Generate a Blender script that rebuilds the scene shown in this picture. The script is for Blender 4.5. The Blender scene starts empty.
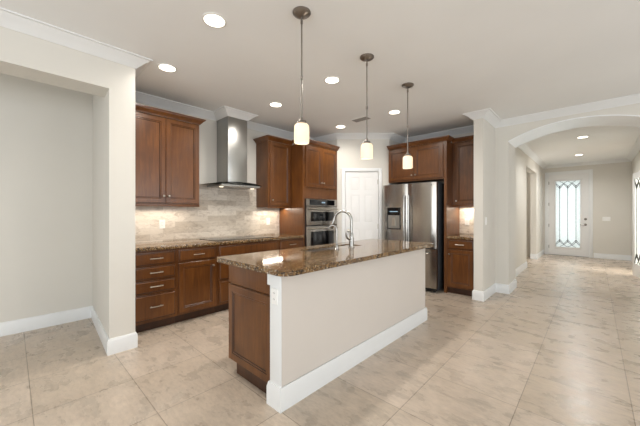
import bpy, bmesh, math, random
from mathutils import Vector, Matrix
from math import sin, cos, pi, radians
random.seed(7)
SC = bpy.context.scene
COL = SC.collection

# ------------------------------------------------------------------ camera
cam = bpy.data.cameras.new('camera')
cam.sensor_width = 36.0
cam.lens = 291.5 / 640 * 36.0
cam.clip_start = 0.05
camo = bpy.data.objects.new('camera', cam)
COL.objects.link(camo)
camo.location = (0, 0, 1.28)
camo.rotation_euler = (radians(90), 0, radians(43.311))
SC.camera = camo

# ------------------------------------------------------------------ world and light
world = bpy.data.worlds.new('world')
SC.world = world
world.use_nodes = True
bg = world.node_tree.nodes['Background']
bg.inputs[0].default_value = (0.94, 0.97, 1.0, 1)
bg.inputs[1].default_value = 1.05

SC.view_settings.view_transform = 'Standard'
SC.view_settings.look = 'None'
SC.view_settings.gamma = 1.0
SC.view_settings.exposure = 0.28
SC.view_settings.use_curve_mapping = False
SC.cycles.sample_clamp_indirect = 3.0
SC.cycles.caustics_reflective = False
SC.cycles.caustics_refractive = False

def area(name, loc, rot, sx, sy, power, color, spread=None):
    l = bpy.data.lights.new(name, 'AREA')
    l.shape = 'RECTANGLE'
    l.size, l.size_y = sx, sy
    l.energy = power
    l.color = color
    if spread: l.spread = spread
    o = bpy.data.objects.new(name, l)
    COL.objects.link(o)
    o.location = loc
    o.rotation_euler = rot
    return o

DAY = (0.88, 0.94, 1.0)
# daylight through the sliding doors behind the camera, the windows on the right and the study window
area('daylight_rear', (0.0, -4.05, 1.25), (radians(125), 0, 0), 5.0, 2.3, 104, DAY)
area('daylight_right', (4.55, -1.0, 1.3), (radians(120), 0, radians(90)), 3.4, 2.2, 78, DAY)
area('daylight_right_far', (4.55, 3.2, 1.3), (radians(120), 0, radians(90)), 2.6, 2.2, 52, DAY)
area('daylight_study', (3.1, 8.6, 1.3), (radians(90), 0, radians(90)), 2.0, 1.8, 150, (1.0, 0.97, 0.92))
area('daylight_front_door', (-0.59, 11.75, 1.25), (radians(90), 0, radians(180)), 0.62, 2.0, 9, DAY)

# ------------------------------------------------------------------ materials
def lin(r, g, b):
    f = lambda c: (c / 255) / 12.92 if c / 255 <= 0.04045 else ((c / 255 + 0.055) / 1.055) ** 2.4
    return (f(r), f(g), f(b), 1)

class NT:
    def __init__(s, name):
        s.m = bpy.data.materials.new(name)
        s.m.use_nodes = True
        s.t = s.m.node_tree
        s.bsdf = s.t.nodes['Principled BSDF']
        s.out = s.t.nodes['Material Output']
    def n(s, typ, **kw):
        nd = s.t.nodes.new(typ)
        for k, v in kw.items():
            if isinstance(k, str) and hasattr(nd, k): setattr(nd, k, v)
            else: nd.inputs[k].default_value = v
        return nd
    def l(s, a, b): s.t.links.new(a, b)
    def set(s, **kw):
        for k, v in kw.items(): s.bsdf.inputs[k.replace('_', ' ')].default_value = v
    def coord(s, scale=(1, 1, 1), loc=(0, 0, 0), rot=(0, 0, 0), kind='Object'):
        tc = s.n('ShaderNodeTexCoord')
        mp = s.n('ShaderNodeMapping')
        mp.inputs['Scale'].default_value = scale
        mp.inputs['Location'].default_value = loc
        mp.inputs['Rotation'].default_value = rot
        s.l(tc.outputs[kind], mp.inputs['Vector'])
        return mp.outputs['Vector']
    def noise(s, vec, scale, detail=4, rough=0.55, dist=0.0):
        nd = s.n('ShaderNodeTexNoise')
        nd.inputs['Scale'].default_value = scale
        nd.inputs['Detail'].default_value = detail
        nd.inputs['Roughness'].default_value = rough
        nd.inputs['Distortion'].default_value = dist
        s.l(vec, nd.inputs['Vector'])
        return nd.outputs['Fac']
    def ramp(s, fac, stops, interp='LINEAR'):
        r = s.n('ShaderNodeValToRGB')
        r.color_ramp.interpolation = interp
        el = r.color_ramp.elements
        while len(el) < len(stops): el.new(0.5)
        top = max(1.0, max(max(c[:3]) for p, c in stops))
        for e, (p, c) in zip(el, stops): e.position, e.color = p, tuple(x / top for x in c[:3]) + (1,)
        s.l(fac, r.inputs['Fac'])
        if top == 1.0: return r.outputs['Color']
        sc = s.n('ShaderNodeVectorMath', operation='SCALE')
        sc.inputs['Scale'].default_value = top
        s.l(r.outputs['Color'], sc.inputs[0])
        return sc.outputs[0]
    def mix(s, fac, a, b, mode='MIX'):
        m = s.n('ShaderNodeMix', data_type='RGBA', blend_type=mode)
        for v, i in ((fac, 0), (a, 6), (b, 7)):
            if hasattr(v, 'is_linked') or isinstance(v, bpy.types.NodeSocket): s.l(v, m.inputs[i])
            else: m.inputs[i].default_value = v
        return m.outputs[2]
    def bump(s, h, strength=0.2, dist=0.002):
        b = s.n('ShaderNodeBump')
        b.inputs['Strength'].default_value = strength
        b.inputs['Distance'].default_value = dist
        s.l(h, b.inputs['Height'])
        s.l(b.outputs['Normal'], s.bsdf.inputs['Normal'])

M = {}
def plain(key, rgb, rough=0.5, metal=0.0, spec=0.5, noise=0.03, scale=6):
    t = NT(key)
    v = t.coord()
    c = lin(*rgb)
    f = t.noise(v, scale, 3)
    lo = tuple(x * (1 - noise) for x in c[:3]) + (1,)
    hi = tuple(min(1, x * (1 + noise)) for x in c[:3]) + (1,)
    t.l(t.ramp(f, [(0.3, lo), (0.7, hi)]), t.bsdf.inputs['Base Color'])
    t.set(Roughness=rough, Metallic=metal)
    t.bsdf.inputs['Specular IOR Level'].default_value = spec
    M[key] = t.m
    return t

def paint(key, rgb, rough):
    t = plain(key, rgb, rough, noise=0.015, scale=1.5)
    b = t.noise(t.coord(), 220, 2)
    t.bump(b, 0.06, 0.001)
paint('wall_paint', (218, 214, 205), 0.75)
paint('ceiling_paint', (240, 241, 240), 0.85)
paint('island_paint', (211, 203, 194), 0.7)
plain('trim_white', (230, 231, 230), 0.35, noise=0.01)
plain('arch_lit_white', (248, 249, 250), 0.25, noise=0.01)  # whiter than the other trim, imitating light on the arch underside
plain('door_white', (232, 231, 229), 0.4, noise=0.01)
plain('plastic_white', (240, 239, 235), 0.35, noise=0.01)
plain('slot_dark', (60, 58, 55), 0.5)
plain('black_gloss', (14, 14, 15), 0.06)
plain('black_matte', (22, 21, 20), 0.5)
plain('appliance_side', (62, 63, 66), 0.45)
plain('nickel', (196, 190, 180), 0.28, 1.0)
plain('chrome', (158, 155, 150), 0.24, 1.0)
plain('bronze', (140, 134, 128), 0.28, 0.9, noise=0.1)
plain('lead', (84, 83, 82), 0.4, 0.6)
plain('grille', (150, 146, 140), 0.5)
plain('exterior_paving', (190, 186, 178), 0.8)

def wood(key, dark, mid, light, rough=0.3, stretch=(9, 9, 0.8)):
    t = NT(key)
    v = t.coord(stretch)
    g = t.noise(v, 3.0, 7, 0.62, 1.2)
    base = t.ramp(g, [(0.25, lin(*dark)), (0.52, lin(*mid)), (0.8, lin(*light))])
    v2 = t.coord((1.1, 1.1, 0.7))
    blot = t.noise(v2, 3.2, 3, 0.5, 0.6)
    bl = t.ramp(blot, [(0.3, (0.66, 0.62, 0.58, 1)), (0.7, (1.14, 1.13, 1.12, 1))])
    t.l(t.mix(1.0, base, bl, 'MULTIPLY'), t.bsdf.inputs['Base Color'])
    fine = t.noise(t.coord((60, 60, 2.5)), 3, 3)
    t.bump(fine, 0.06, 0.001)
    t.set(Roughness=rough)
    t.bsdf.inputs['Coat Weight'].default_value = 0.15
    t.bsdf.inputs['Coat Roughness'].default_value = 0.25
    M[key] = t.m
wood('cherry', (88, 51, 21), (105, 63, 26), (126, 79, 35))
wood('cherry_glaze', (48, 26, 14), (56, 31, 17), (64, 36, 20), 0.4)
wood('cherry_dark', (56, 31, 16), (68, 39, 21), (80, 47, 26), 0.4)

def floor_mat():
    t = NT('floor_tile')
    v = t.coord(loc=(-0.178 + 0.5525 * 20, -0.645 + 0.549 * 20, 0))
    br = t.n('ShaderNodeTexBrick')
    br.offset = 0.0
    br.squash = 1.0
    t.l(v, br.inputs['Vector'])
    br.inputs['Color1'].default_value = lin(200, 186, 172)
    br.inputs['Color2'].default_value = lin(187, 173, 157)
    br.inputs['Mortar'].default_value = lin(140, 127, 113)
    br.inputs['Scale'].default_value = 1.0
    br.inputs['Mortar Size'].default_value = 0.0030
    br.inputs['Mortar Smooth'].default_value = 0.2
    br.inputs['Brick Width'].default_value = 0.5525
    br.inputs['Row Height'].default_value = 0.549
    clouds = t.noise(t.coord((1.0, 1.5, 1.0)), 4.5, 5, 0.6, 0.3)
    cl = t.ramp(clouds, [(0.28, (0.80, 0.80, 0.785, 1)), (0.5, (0.98, 0.965, 0.94, 1)), (0.72, (1.12, 1.10, 1.07, 1))])
    veins = t.noise(t.coord((1.0, 2.6, 1.0), loc=(3, 1, 0)), 16, 6, 0.68, 0.35)
    ve = t.ramp(veins, [(0.28, (0.78, 0.755, 0.73, 1)), (0.5, (0.99, 0.985, 0.98, 1)), (0.72, (1.14, 1.14, 1.135, 1))])
    c = t.mix(1.0, br.outputs['Color'], cl, 'MULTIPLY')
    c = t.mix(1.0, c, ve, 'MULTIPLY')
    t.l(c, t.bsdf.inputs['Base Color'])
    rr = t.ramp(clouds, [(0.3, (0.24, 0.24, 0.24, 1)), (0.7, (0.34, 0.34, 0.34, 1))])
    t.l(rr, t.bsdf.inputs['Roughness'])
    inv = t.n('ShaderNodeMath', operation='SUBTRACT')
    inv.inputs[0].default_value = 1.0
    t.l(br.outputs['Fac'], inv.inputs[1])
    t.bump(inv.outputs[0], 0.35, 0.0015)
    M['floor_tile'] = t.m
floor_mat()

def granite():
    t = NT('granite')
    v = t.coord()
    n1 = t.noise(v, 26, 5, 0.7, 0.8)
    base = t.ramp(n1, [(0.30, lin(48, 36, 28)), (0.46, lin(104, 77, 48)), (0.60, lin(150, 118, 78)), (0.75, lin(182, 156, 116))])
    vo = t.n('ShaderNodeTexVoronoi')
    vo.inputs['Scale'].default_value = 120
    t.l(v, vo.inputs['Vector'])
    n2 = t.noise(v, 75, 3, 0.6)
    blk = t.ramp(n2, [(0.40, (1, 1, 1, 1)), (0.47, (0, 0, 0, 1))])
    c = t.mix(blk, base, lin(30, 25, 22))
    n3 = t.noise(t.coord(loc=(4, 3, 1)), 95, 2, 0.5)
    wh = t.ramp(n3, [(0.60, (0, 0, 0, 1)), (0.66, (1, 1, 1, 1))])
    c = t.mix(wh, c, lin(188, 172, 148))
    spk = t.ramp(vo.outputs['Color'], [(0.0, (0.75, 0.75, 0.75, 1)), (1.0, (1.15, 1.15, 1.15, 1))])
    c = t.mix(0.6, c, spk, 'MULTIPLY')
    t.l(c, t.bsdf.inputs['Base Color'])
    t.set(Roughness=0.07)
    M['granite'] = t.m
granite()

def splash():
    # tile laid in the wall's own plane: u along the wall, v up
    t = NT('backsplash_tile')
    tc = t.n('ShaderNodeTexCoord')
    sep = t.n('ShaderNodeSeparateXYZ')
    t.l(tc.outputs['Object'], sep.inputs[0])
    add = t.n('ShaderNodeMath', operation='ADD')
    t.l(sep.outputs[0], add.inputs[0]); t.l(sep.outputs[1], add.inputs[1])
    cmb = t.n('ShaderNodeCombineXYZ')
    t.l(add.outputs[0], cmb.inputs[0]); t.l(sep.outputs[2], cmb.inputs[1])
    br = t.n('ShaderNodeTexBrick')
    br.offset = 0.5
    t.l(cmb.outputs[0], br.inputs['Vector'])
    br.inputs['Color1'].default_value = lin(232, 223, 210)
    br.inputs['Color2'].default_value = lin(196, 184, 168)
    br.inputs['Mortar'].default_value = lin(196, 186, 173)
    br.inputs['Scale'].default_value = 1.0
    br.inputs['Mortar Size'].default_value = 0.0012
    br.inputs['Brick Width'].default_value = 0.305
    br.inputs['Row Height'].default_value = 0.0775
    mp = t.n('ShaderNodeMapping')
    mp.inputs['Scale'].default_value = (1.0, 2.2, 1)
    t.l(cmb.outputs[0], mp.inputs['Vector'])
    vn = t.noise(mp.outputs[0], 7.5, 8, 0.68, 1.8)
    ve = t.ramp(vn, [(0.30, (0.60, 0.54, 0.48, 1)), (0.49, (0.98, 0.98, 0.98, 1)), (0.72, (1.10, 1.10, 1.09, 1))])
    c = t.mix(0.85, br.outputs['Color'], ve, 'MULTIPLY')
    t.l(c, t.bsdf.inputs['Base Color'])
    t.set(Roughness=0.3)
    M['backsplash_tile'] = t.m
splash()

def steel(key, rgb, rough, stretch):
    t = NT(key)
    f = t.noise(t.coord(stretch), 4, 3, 0.5)
    c = lin(*rgb)
    t.l(t.ramp(f, [(0.3, tuple(x * 0.975 for x in c[:3]) + (1,)), (0.7, c)]), t.bsdf.inputs['Base Color'])
    t.set(Metallic=1.0, Roughness=rough)
    t.l(t.ramp(f, [(0.3, (rough * 0.94,) * 3 + (1,)), (0.7, (rough * 1.06,) * 3 + (1,))]), t.bsdf.inputs['Roughness'])
    M[key] = t.m
steel('steel', (176, 171, 164), 0.24, (30, 30, 0.6))
steel('steel_hood', (172, 172, 169), 0.30, (30, 30, 0.6))

def glow(key, rgb, strength, base=(250, 246, 238)):
    t = NT(key)
    t.set(Roughness=0.4)
    t.bsdf.inputs['Base Color'].default_value = lin(*base)
    f = t.noise(t.coord(), 8, 2)
    e = t.ramp(f, [(0.2, lin(*[x * 0.97 for x in rgb])), (0.8, lin(*rgb))])
    t.l(e, t.bsdf.inputs['Emission Color'])
    t.bsdf.inputs['Emission Strength'].default_value = strength
    M[key] = t.m
glow('lamp_lens', (255, 244, 224), 5.0)
glow('bulb_glow', (255, 226, 180), 3.0)
glow('hood_lens', (255, 236, 205), 1.6)
glow('display_glow', (170, 200, 220), 0.9, (20, 20, 22))

def shade_glass():
    t = NT('opal_glass')
    t.set(Roughness=0.35)
    t.bsdf.inputs['Base Color'].default_value = lin(248, 240, 226)
    f = t.noise(t.coord((1, 1, 0.5)), 30, 3, 0.6, 0.8)
    t.l(t.ramp(f, [(0.3, lin(252, 238, 218)), (0.7, lin(255, 248, 236))]), t.bsdf.inputs['Emission Color'])
    t.bsdf.inputs['Emission Strength'].default_value = 0.22
    tr = t.n('ShaderNodeBsdfTranslucent')
    tr.inputs[0].default_value = lin(250, 240, 222)
    mx = t.n('ShaderNodeMixShader')
    mx.inputs[0].default_value = 0.45
    t.l(t.bsdf.outputs[0], mx.inputs[1]); t.l(tr.outputs[0], mx.inputs[2])
    t.l(mx.outputs[0], t.out.inputs['Surface'])
    M['opal_glass'] = t.m
shade_glass()

def clear_glass():
    t = NT('clear_glass')
    tr = t.n('ShaderNodeBsdfTransparent')
    tr.inputs[0].default_value = (0.94, 0.96, 0.955, 1)
    gl = t.n('ShaderNodeBsdfGlossy')
    gl.inputs['Roughness'].default_value = 0.03
    fr = t.n('ShaderNodeFresnel')
    fr.inputs[0].default_value = 1.5
    mx = t.n('ShaderNodeMixShader')
    t.l(fr.outputs[0], mx.inputs[0]); t.l(tr.outputs[0], mx.inputs[1]); t.l(gl.outputs[0], mx.inputs[2])
    t.l(mx.outputs[0], t.out.inputs['Surface'])
    M['clear_glass'] = t.m
clear_glass()

def rain_glass():
    t = NT('rain_glass')
    f = t.noise(t.coord((18, 18, 5)), 5, 3, 0.6, 0.6)
    big = t.noise(t.coord((1, 1, 1)), 2.6, 2)
    tl = t.n('ShaderNodeBsdfTranslucent')
    t.l(t.ramp(f, [(0.3, lin(206, 211, 208)), (0.7, lin(242, 244, 242))]), tl.inputs[0])
    t.set(Roughness=0.15)
    t.bsdf.inputs['Base Color'].default_value = lin(214, 222, 220)
    t.bump(f, 0.5, 0.004)
    mx = t.n('ShaderNodeMixShader')
    mx.inputs[0].default_value = 0.75
    t.l(t.bsdf.outputs[0], mx.inputs[1]); t.l(tl.outputs[0], mx.inputs[2])
    t.l(mx.outputs[0], t.out.inputs['Surface'])
    M['rain_glass'] = t.m
rain_glass()

# ------------------------------------------------------------------ mesh builder
class MB:
    def __init__(s, o=(0, 0, 0)):
        s.v, s.f, s.o, s.g = [], [], Vector(o), set()
    def add(s, vs, fs):
        k = len(s.v)
        s.v += [Vector(p) - s.o for p in vs]
        s.f += [tuple(i + k for i in f) for f in fs]
        return s
    def box(s, x0, x1, y0, y1, z0, z1, b=0.0):
        x0, x1 = min(x0, x1), max(x0, x1); y0, y1 = min(y0, y1), max(y0, y1); z0, z1 = min(z0, z1), max(z0, z1)
        if b <= 0:
            vs = [(x, y, z) for z in (z0, z1) for y in (y0, y1) for x in (x0, x1)]
            return s.add(vs, [(0, 2, 3, 1), (4, 5, 7, 6), (0, 1, 5, 4), (2, 6, 7, 3), (0, 4, 6, 2), (1, 3, 7, 5)])
        b = min(b, (x1 - x0) * .45, (y1 - y0) * .45, (z1 - z0) * .45)
        bm = bmesh.new()
        bmesh.ops.create_cube(bm, size=1.0)
        for v in bm.verts:
            v.co = ((x0 + x1) / 2 + v.co.x * (x1 - x0), (y0 + y1) / 2 + v.co.y * (y1 - y0), (z0 + z1) / 2 + v.co.z * (z1 - z0))
        bmesh.ops.bevel(bm, geom=bm.edges[:], offset=b, segments=2, affect='EDGES', profile=0.6)
        bm.verts.index_update()
        s.add([v.co.copy() for v in bm.verts], [[v.index for v in f.verts] for f in bm.faces])
        bm.free()
        return s
    def rings(s, rings, cap0=True, cap1=True, closed_loop=True):
        n = len(rings[0]); vs = [p for r in rings for p in r]; fs = []
        for a in range(len(rings) - 1):
            for i in range(n if closed_loop else n - 1):
                j = (i + 1) % n
                fs.append((a * n + i, a * n + j, (a + 1) * n + j, (a + 1) * n + i))
        if cap0: fs.append(tuple(range(n))[::-1])
        if cap1: fs.append(tuple((len(rings) - 1) * n + i for i in range(n)))
        return s.add(vs, fs)
    def prism(s, poly, z0, z1):
        return s.rings([[(x, y, z0) for x, y in poly], [(x, y, z1) for x, y in poly]])
    def extr(s, poly, axis, a0, a1):
        # poly in the plane of the other two axes (x,z for axis y; y,z for axis x)
        if axis == 'y': mk = lambda p, a: (p[0], a, p[1])
        else: mk = lambda p, a: (a, p[0], p[1])
        return s.rings([[mk(p, a0) for p in poly], [mk(p, a1) for p in poly]])
    def panel(s, x0, x1, z0, z1, prof, y=0.0, glaze=()):
        # rectangular front facing -y, prof = [(inset, proud)]
        rs = []
        for ins, pr in prof:
            rs.append([(x0 + ins, y - pr, z0 + ins), (x1 - ins, y - pr, z0 + ins), (x1 - ins, y - pr, z1 - ins), (x0 + ins, y - pr, z1 - ins)])
        k = len(s.f)
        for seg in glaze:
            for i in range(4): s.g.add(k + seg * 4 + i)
        return s.rings(rs)
    def cyl(s, p0, p1, r, n=16, r2=None):
        return s.tube([p0, p1], [r, r if r2 is None else r2], n)
    def tube(s, pts, r, n=10):
        pts = [Vector(p) for p in pts]
        rad = r if isinstance(r, (list, tuple)) else [r] * len(pts)
        rs = []; up = None
        for i, p in enumerate(pts):
            t = (pts[min(i + 1, len(pts) - 1)] - pts[max(i - 1, 0)]).normalized()
            if up is None:
                a = Vector((0, 0, 1)) if abs(t.z) < 0.9 else Vector((1, 0, 0))
                up = t.cross(a).normalized()
            up = (up - t * up.dot(t)).normalized()
            w = t.cross(up)
            rs.append([p + (up * cos(2 * pi * k / n) + w * sin(2 * pi * k / n)) * rad[i] for k in range(n)])
        return s.rings(rs)
    def lathe(s, prof, c=(0, 0, 0), n=32, axis='z', closed=True):
        c = Vector(c); rs = []
        for r, h in prof:
            ring = []
            for k in range(n):
                a = 2 * pi * k / n
                d = {'z': (r * cos(a), r * sin(a), h), 'y': (r * cos(a), h, r * sin(a)), 'x': (h, r * cos(a), r * sin(a))}[axis]
                ring.append(c + Vector(d))
            rs.append(ring)
        return s.rings(rs, closed, closed)
    def sweep(s, path, prof, z=0.0):
        # prof = [(out, height)] closed loop; the room lies on the right of the path
        n = len(path); rs = []
        nor = []
        for i in range(n - 1):
            d = Vector((path[i + 1][0] - path[i][0], path[i + 1][1] - path[i][1])).normalized()
            nor.append(Vector((d.y, -d.x)))
        for i in range(n):
            if i == 0: m = nor[0]
            elif i == n - 1: m = nor[-1]
            else:
                m = (nor[i - 1] + nor[i]).normalized()
                m = m / max(0.2, m.dot(nor[i]))
            rs.append([(path[i][0] + m.x * o, path[i][1] + m.y * o, z + h) for o, h in prof])
        return s.rings(rs)
    def build(s, name, mat, parent=None, loc=None, smooth=35):
        me = bpy.data.meshes.new(name)
        me.from_pydata(s.v, [], s.f)
        bm = bmesh.new(); bm.from_mesh(me)
        bmesh.ops.recalc_face_normals(bm, faces=bm.faces[:])
        bm.to_mesh(me); bm.free()
        if smooth:
            me.polygons.foreach_set('use_smooth', [True] * len(me.polygons))
            me.set_sharp_from_angle(angle=radians(smooth))
        me.materials.append(M[mat])
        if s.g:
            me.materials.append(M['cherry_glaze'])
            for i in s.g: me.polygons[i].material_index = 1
        o = bpy.data.objects.new(name, me)
        COL.objects.link(o)
        if parent is not None: o.parent = parent
        if loc is not None: o.location = loc
        return o

def tag(o, label, cat, group=None):
    o['label'] = label; o['category'] = cat
    if group: o['group'] = group
    return o
def thing(name, label, cat, loc=(0, 0, 0), rz=0.0, group=None):
    o = bpy.data.objects.new(name, None)
    o.empty_display_size = 0.1
    COL.objects.link(o)
    o.location = loc; o.rotation_euler = (0, 0, rz)
    return tag(o, label, cat, group)
def struct(o):
    o['kind'] = 'structure'
    return o
def copy_tree(o, parent=None):
    c = o.copy(); COL.objects.link(c)
    if parent is not None: c.parent = parent
    for ch in list(o.children): copy_tree(ch, c)
    return c

# ------------------------------------------------------------------ the room
CH = 2.743                       # ceiling height
struct(MB().box(-5.0, 5.0, -4.3, 13.5, -0.12, 0).build('floor', 'floor_tile', smooth=0))
struct(MB().box(-5.0, 5.0, -4.3, 11.6, CH, CH + 0.1).build('ceiling', 'ceiling_paint', smooth=0))

KX = -4.12                       # kitchen wall
PY = 0.815                       # kitchen face of the pier
LX = -3.19                       # header and pier face
# wall with the alcove: header, pier (return wall between alcove and kitchen)
w = MB()
w.prism([(LX - 0.285, -4.0), (LX, -4.0), (LX, 0.61), (LX - 0.285, 0.6275)], 2.405, CH)
w.prism([(-4.49, 0.69), (LX - 0.285, 0.6275), (LX, 0.61), (LX, PY), (-4.49, PY)], 0, CH)
struct(w.build('wall_left', 'wall_paint', smooth=0))
struct(MB().box(-4.65, -4.49, -4.0, PY, 0, CH).build('wall_alcove', 'wall_paint', smooth=0))
struct(MB().box(-4.30, KX, PY, 5.4, 0, CH).build('wall_kitchen', 'wall_paint', smooth=0))
# corner pantry, its diagonal front in a frame whose x axis runs along the wall
DG0, DG1 = Vector((-3.505, 4.185)), Vector((-2.795, 4.855))
dgd = (DG1 - DG0); DGL = dgd.length; DGA = math.atan2(dgd.y, dgd.x)
w = MB()
PD0, PD1, PDH = 0.142, 0.778, 2.06        # pantry door opening along the diagonal
w.box(0, PD0, 0, 0.11, 0, CH); w.box(PD1, DGL, 0, 0.11, 0, CH); w.box(PD0, PD1, 0, 0.11, PDH, CH)
o = struct(w.build('wall_pantry', 'wall_paint', smooth=0))
o.location = (DG0.x, DG0.y, 0); o.rotation_euler = (0, 0, DGA)
struct(MB().prism([(KX, 4.185), (DG0.x, 4.185), (DG0.x - 0.08, 4.285), (KX, 4.285)], 0, CH).build('wall_pantry_left', 'wall_paint', smooth=0))
struct(MB().prism([(DG1.x, 4.86), (DG1.x, 5.4), (DG1.x - 0.11, 5.4), (DG1.x - 0.11, 4.90)], 0, CH).build('wall_pantry_right', 'wall_paint', smooth=0))

# back wall with the arched opening to the hall
BY, BY2 = 5.40, 5.97
AX0, AX1, ASP, ARI = -0.995, 0.60, 2.415, 0.187
half = (AX1 - AX0) / 2; acx = (AX0 + AX1) / 2
AR = (half ** 2 + ARI ** 2) / (2 * ARI); acz = ASP + ARI - AR
def arch_z(x): return acz + math.sqrt(max(0, AR ** 2 - (x - acx) ** 2))
w = MB()
w.box(-1.18, AX0, BY, BY2, 0, CH)
w.box(AX1, 4.6, BY, BY2, 0, CH)
w.box(-4.3, -1.18, BY, BY + 0.15, 0, CH)
NA = 40
xs = [AX0 + (AX1 - AX0) * i / NA for i in range(NA + 1)]
w.rings([[(x, BY, arch_z(x)), (x, BY2, arch_z(x)), (x, BY2, CH), (x, BY, CH)] for x in xs])
struct(w.build('wall_back', 'wall_paint', smooth=20))
# white trim lining the arch, its colour brightened in place of bounced light
w = MB()
w.rings([[(x, BY - 0.012, arch_z(x) - 0.012), (x, BY2 + 0.012, arch_z(x) - 0.012), (x, BY2 + 0.012, arch_z(x) + 0.0), (x, BY - 0.012, arch_z(x) + 0.0)] for x in xs])
struct(w.build('trim_1', 'arch_lit_white', smooth=20))
# pier that closes the kitchen's right end
struct(MB().box(-1.305, -1.18, 4.70, BY, 0, CH).build('wall_pier', 'wall_paint', smooth=0))

# hall and foyer
HX0, HX1, FY = -1.17, 0.72, 11.4
w = MB()
w.box(HX0 - 0.14, HX0, BY2, 8.32, 0, CH)
w.box(HX0 - 0.14, HX0, 8.32, 9.95, 2.38, CH)
w.box(HX0 - 0.14, HX0, 9.95, FY, 0, CH)
struct(w.build('wall_hall_left', 'wall_paint', smooth=0))
struct(MB().box(-3.2, -3.06, 7.6, 10.6, 0, CH).build('wall_side_room', 'wall_paint', smooth=0))
w = MB()
w.box(-3.06, HX0 - 0.14, 10.45, 10.6, 0, CH); w.box(-3.06, HX0 - 0.14, 7.6, 7.75, 0, CH)
struct(w.build('wall_side_room_ends', 'wall_paint', smooth=0))
w = MB()
w.box(HX1, HX1 + 0.14, BY2, 7.98, 0, CH)
w.box(HX1, HX1 + 0.14, 7.98, 9.45, 2.12, CH)
w.box(HX1, HX1 + 0.14, 9.45, FY, 0, CH)
struct(w.build('wall_hall_right', 'wall_paint', smooth=0))
w = MB()
w.box(HX1 + 0.14, 3.3, 10.2, 10.35, 0, CH); w.box(HX1 + 0.14, 3.3, 6.8, 6.95, 0, CH)
w.box(3.2, 3.35, 6.95, 10.2, 0, 0.35); w.box(3.2, 3.35, 6.95, 10.2, 2.25, CH)
w.box(3.2, 3.35, 6.95, 7.55, 0.35, 2.25); w.box(3.2, 3.35, 9.65, 10.2, 0.35, 2.25)
struct(w.build('wall_study', 'wall_paint', smooth=0))
FD0, FD1, FDH = -1.045, -0.125, 2.445
w = MB()
w.box(HX0 - 0.2, FD0 - 0.02, FY, FY + 0.16, 0, CH); w.box(FD1 + 0.02, HX1 + 0.2, FY, FY + 0.16, 0, CH)
w.box(FD0 - 0.02, FD1 + 0.02, FY, FY + 0.16, FDH + 0.02, CH)
struct(w.build('wall_front', 'wall_paint', smooth=0))

# rest of the great room behind and right of the camera
w = MB()
w.box(-4.65, -2.5, -4.15, -4.0, 0, CH); w.box(2.5, 4.6, -4.15, -4.0, 0, CH); w.box(-2.5, 2.5, -4.15, -4.0, 2.4, CH)
struct(w.build('wall_rear', 'wall_paint', smooth=0))
w = MB()
for y0, y1 in ((-4.0, -2.7), (0.7, 1.9), (4.5, BY)): w.box(4.5, 4.65, y0, y1, 0, CH)
for y0, y1 in ((-2.7, 0.7), (1.9, 4.5)): w.box(4.5, 4.65, y0, y1, 2.4, CH); w.box(4.5, 4.65, y0, y1, 0, 0.2)
struct(w.build('wall_right', 'wall_paint', smooth=0))

# crown moulding
CROWN = [(0, -0.085), (0.010, -0.085), (0.018, -0.074), (0.040, -0.058), (0.066, -0.034), (0.090, -0.020), (0.098, -0.012), (0.118, -0.010), (0.118, 0), (0, 0)]
kitchen_path = [(LX, -4.0), (LX, PY), (KX, PY), (KX, 2.115), (-3.79, 2.115), (-3.79, 2.43), (KX, 2.43), (KX, 4.185),
                (DG0.x, 4.185), (DG1.x, DG1.y), (DG1.x, BY), (-1.305, BY), (-1.305, 4.70), (-1.18, 4.70), (-1.18, BY), (4.5, BY)]
struct(MB().sweep(kitchen_path, CROWN, CH).build('trim_2', 'trim_white', smooth=25))
struct(MB().sweep([(HX0, BY2), (HX0, FY), (HX1, FY), (HX1, BY2)], CROWN, CH).build('trim_3', 'trim_white', smooth=25))
# baseboards
BASE = [(0, 0), (0.016, 0), (0.016, 0.118), (0.012, 0.128), (0.008, 0.140), (0, 0.142)]
def base(name, *paths):
    m = MB()
    for p in paths: m.sweep(p, BASE)
    return struct(m.build(name, 'trim_white', smooth=25))
base('baseboard_left', [(-4.49, -4.0), (-4.49, 0.69), (LX, 0.61), (LX, PY), (-3.46, PY)])
base('baseboard_pier', [(-1.305, 4.76), (-1.305, 4.70), (-1.18, 4.70), (-1.18, BY), (AX0, BY), (AX0, BY2), (HX0, BY2), (HX0, 8.32), (HX0 - 0.14, 8.32)])
base('baseboard_front', [(HX0 - 0.14, 9.95), (HX0, 9.95), (HX0, FY), (FD0 - 0.10, FY)], [(FD1 + 0.10, FY), (HX1, FY), (HX1, 9.55)])
base('baseboard_right', [(HX1, 7.90), (HX1, BY2), (AX1, BY2), (AX1, BY), (4.5, BY)])
o = base('baseboard_pantry', [(0.0, 0), (PD0 - 0.06, 0)], [(PD1 + 0.06, 0), (DGL - 0.02, 0)])
o.location = (DG0.x, DG0.y, 0); o.rotation_euler = (0, 0, DGA)

# backsplash stone on the two kitchen walls
m = MB()
m.box(KX, KX + 0.010, PY, 3.300, 0.914, 1.372)
m.box(KX, KX + 0.010, 1.705, 2.81, 1.372, 1.695)
o = struct(m.build('wall_backsplash', 'backsplash_tile', smooth=0))
o = struct(MB().box(-1.725, -1.305, BY - 0.010, BY, 0.914, 1.395).build('wall_backsplash_right', 'backsplash_tile', smooth=0))

# ------------------------------------------------------------------ doors
def hinge(mb, x, z, y=-0.002):
    mb.cyl((x, y - 0.006, z - 0.045), (x, y - 0.006, z + 0.045), 0.008, 8)
    mb.box(x - 0.014, x + 0.014, y - 0.003, y, z - 0.045, z + 0.045)
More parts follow.
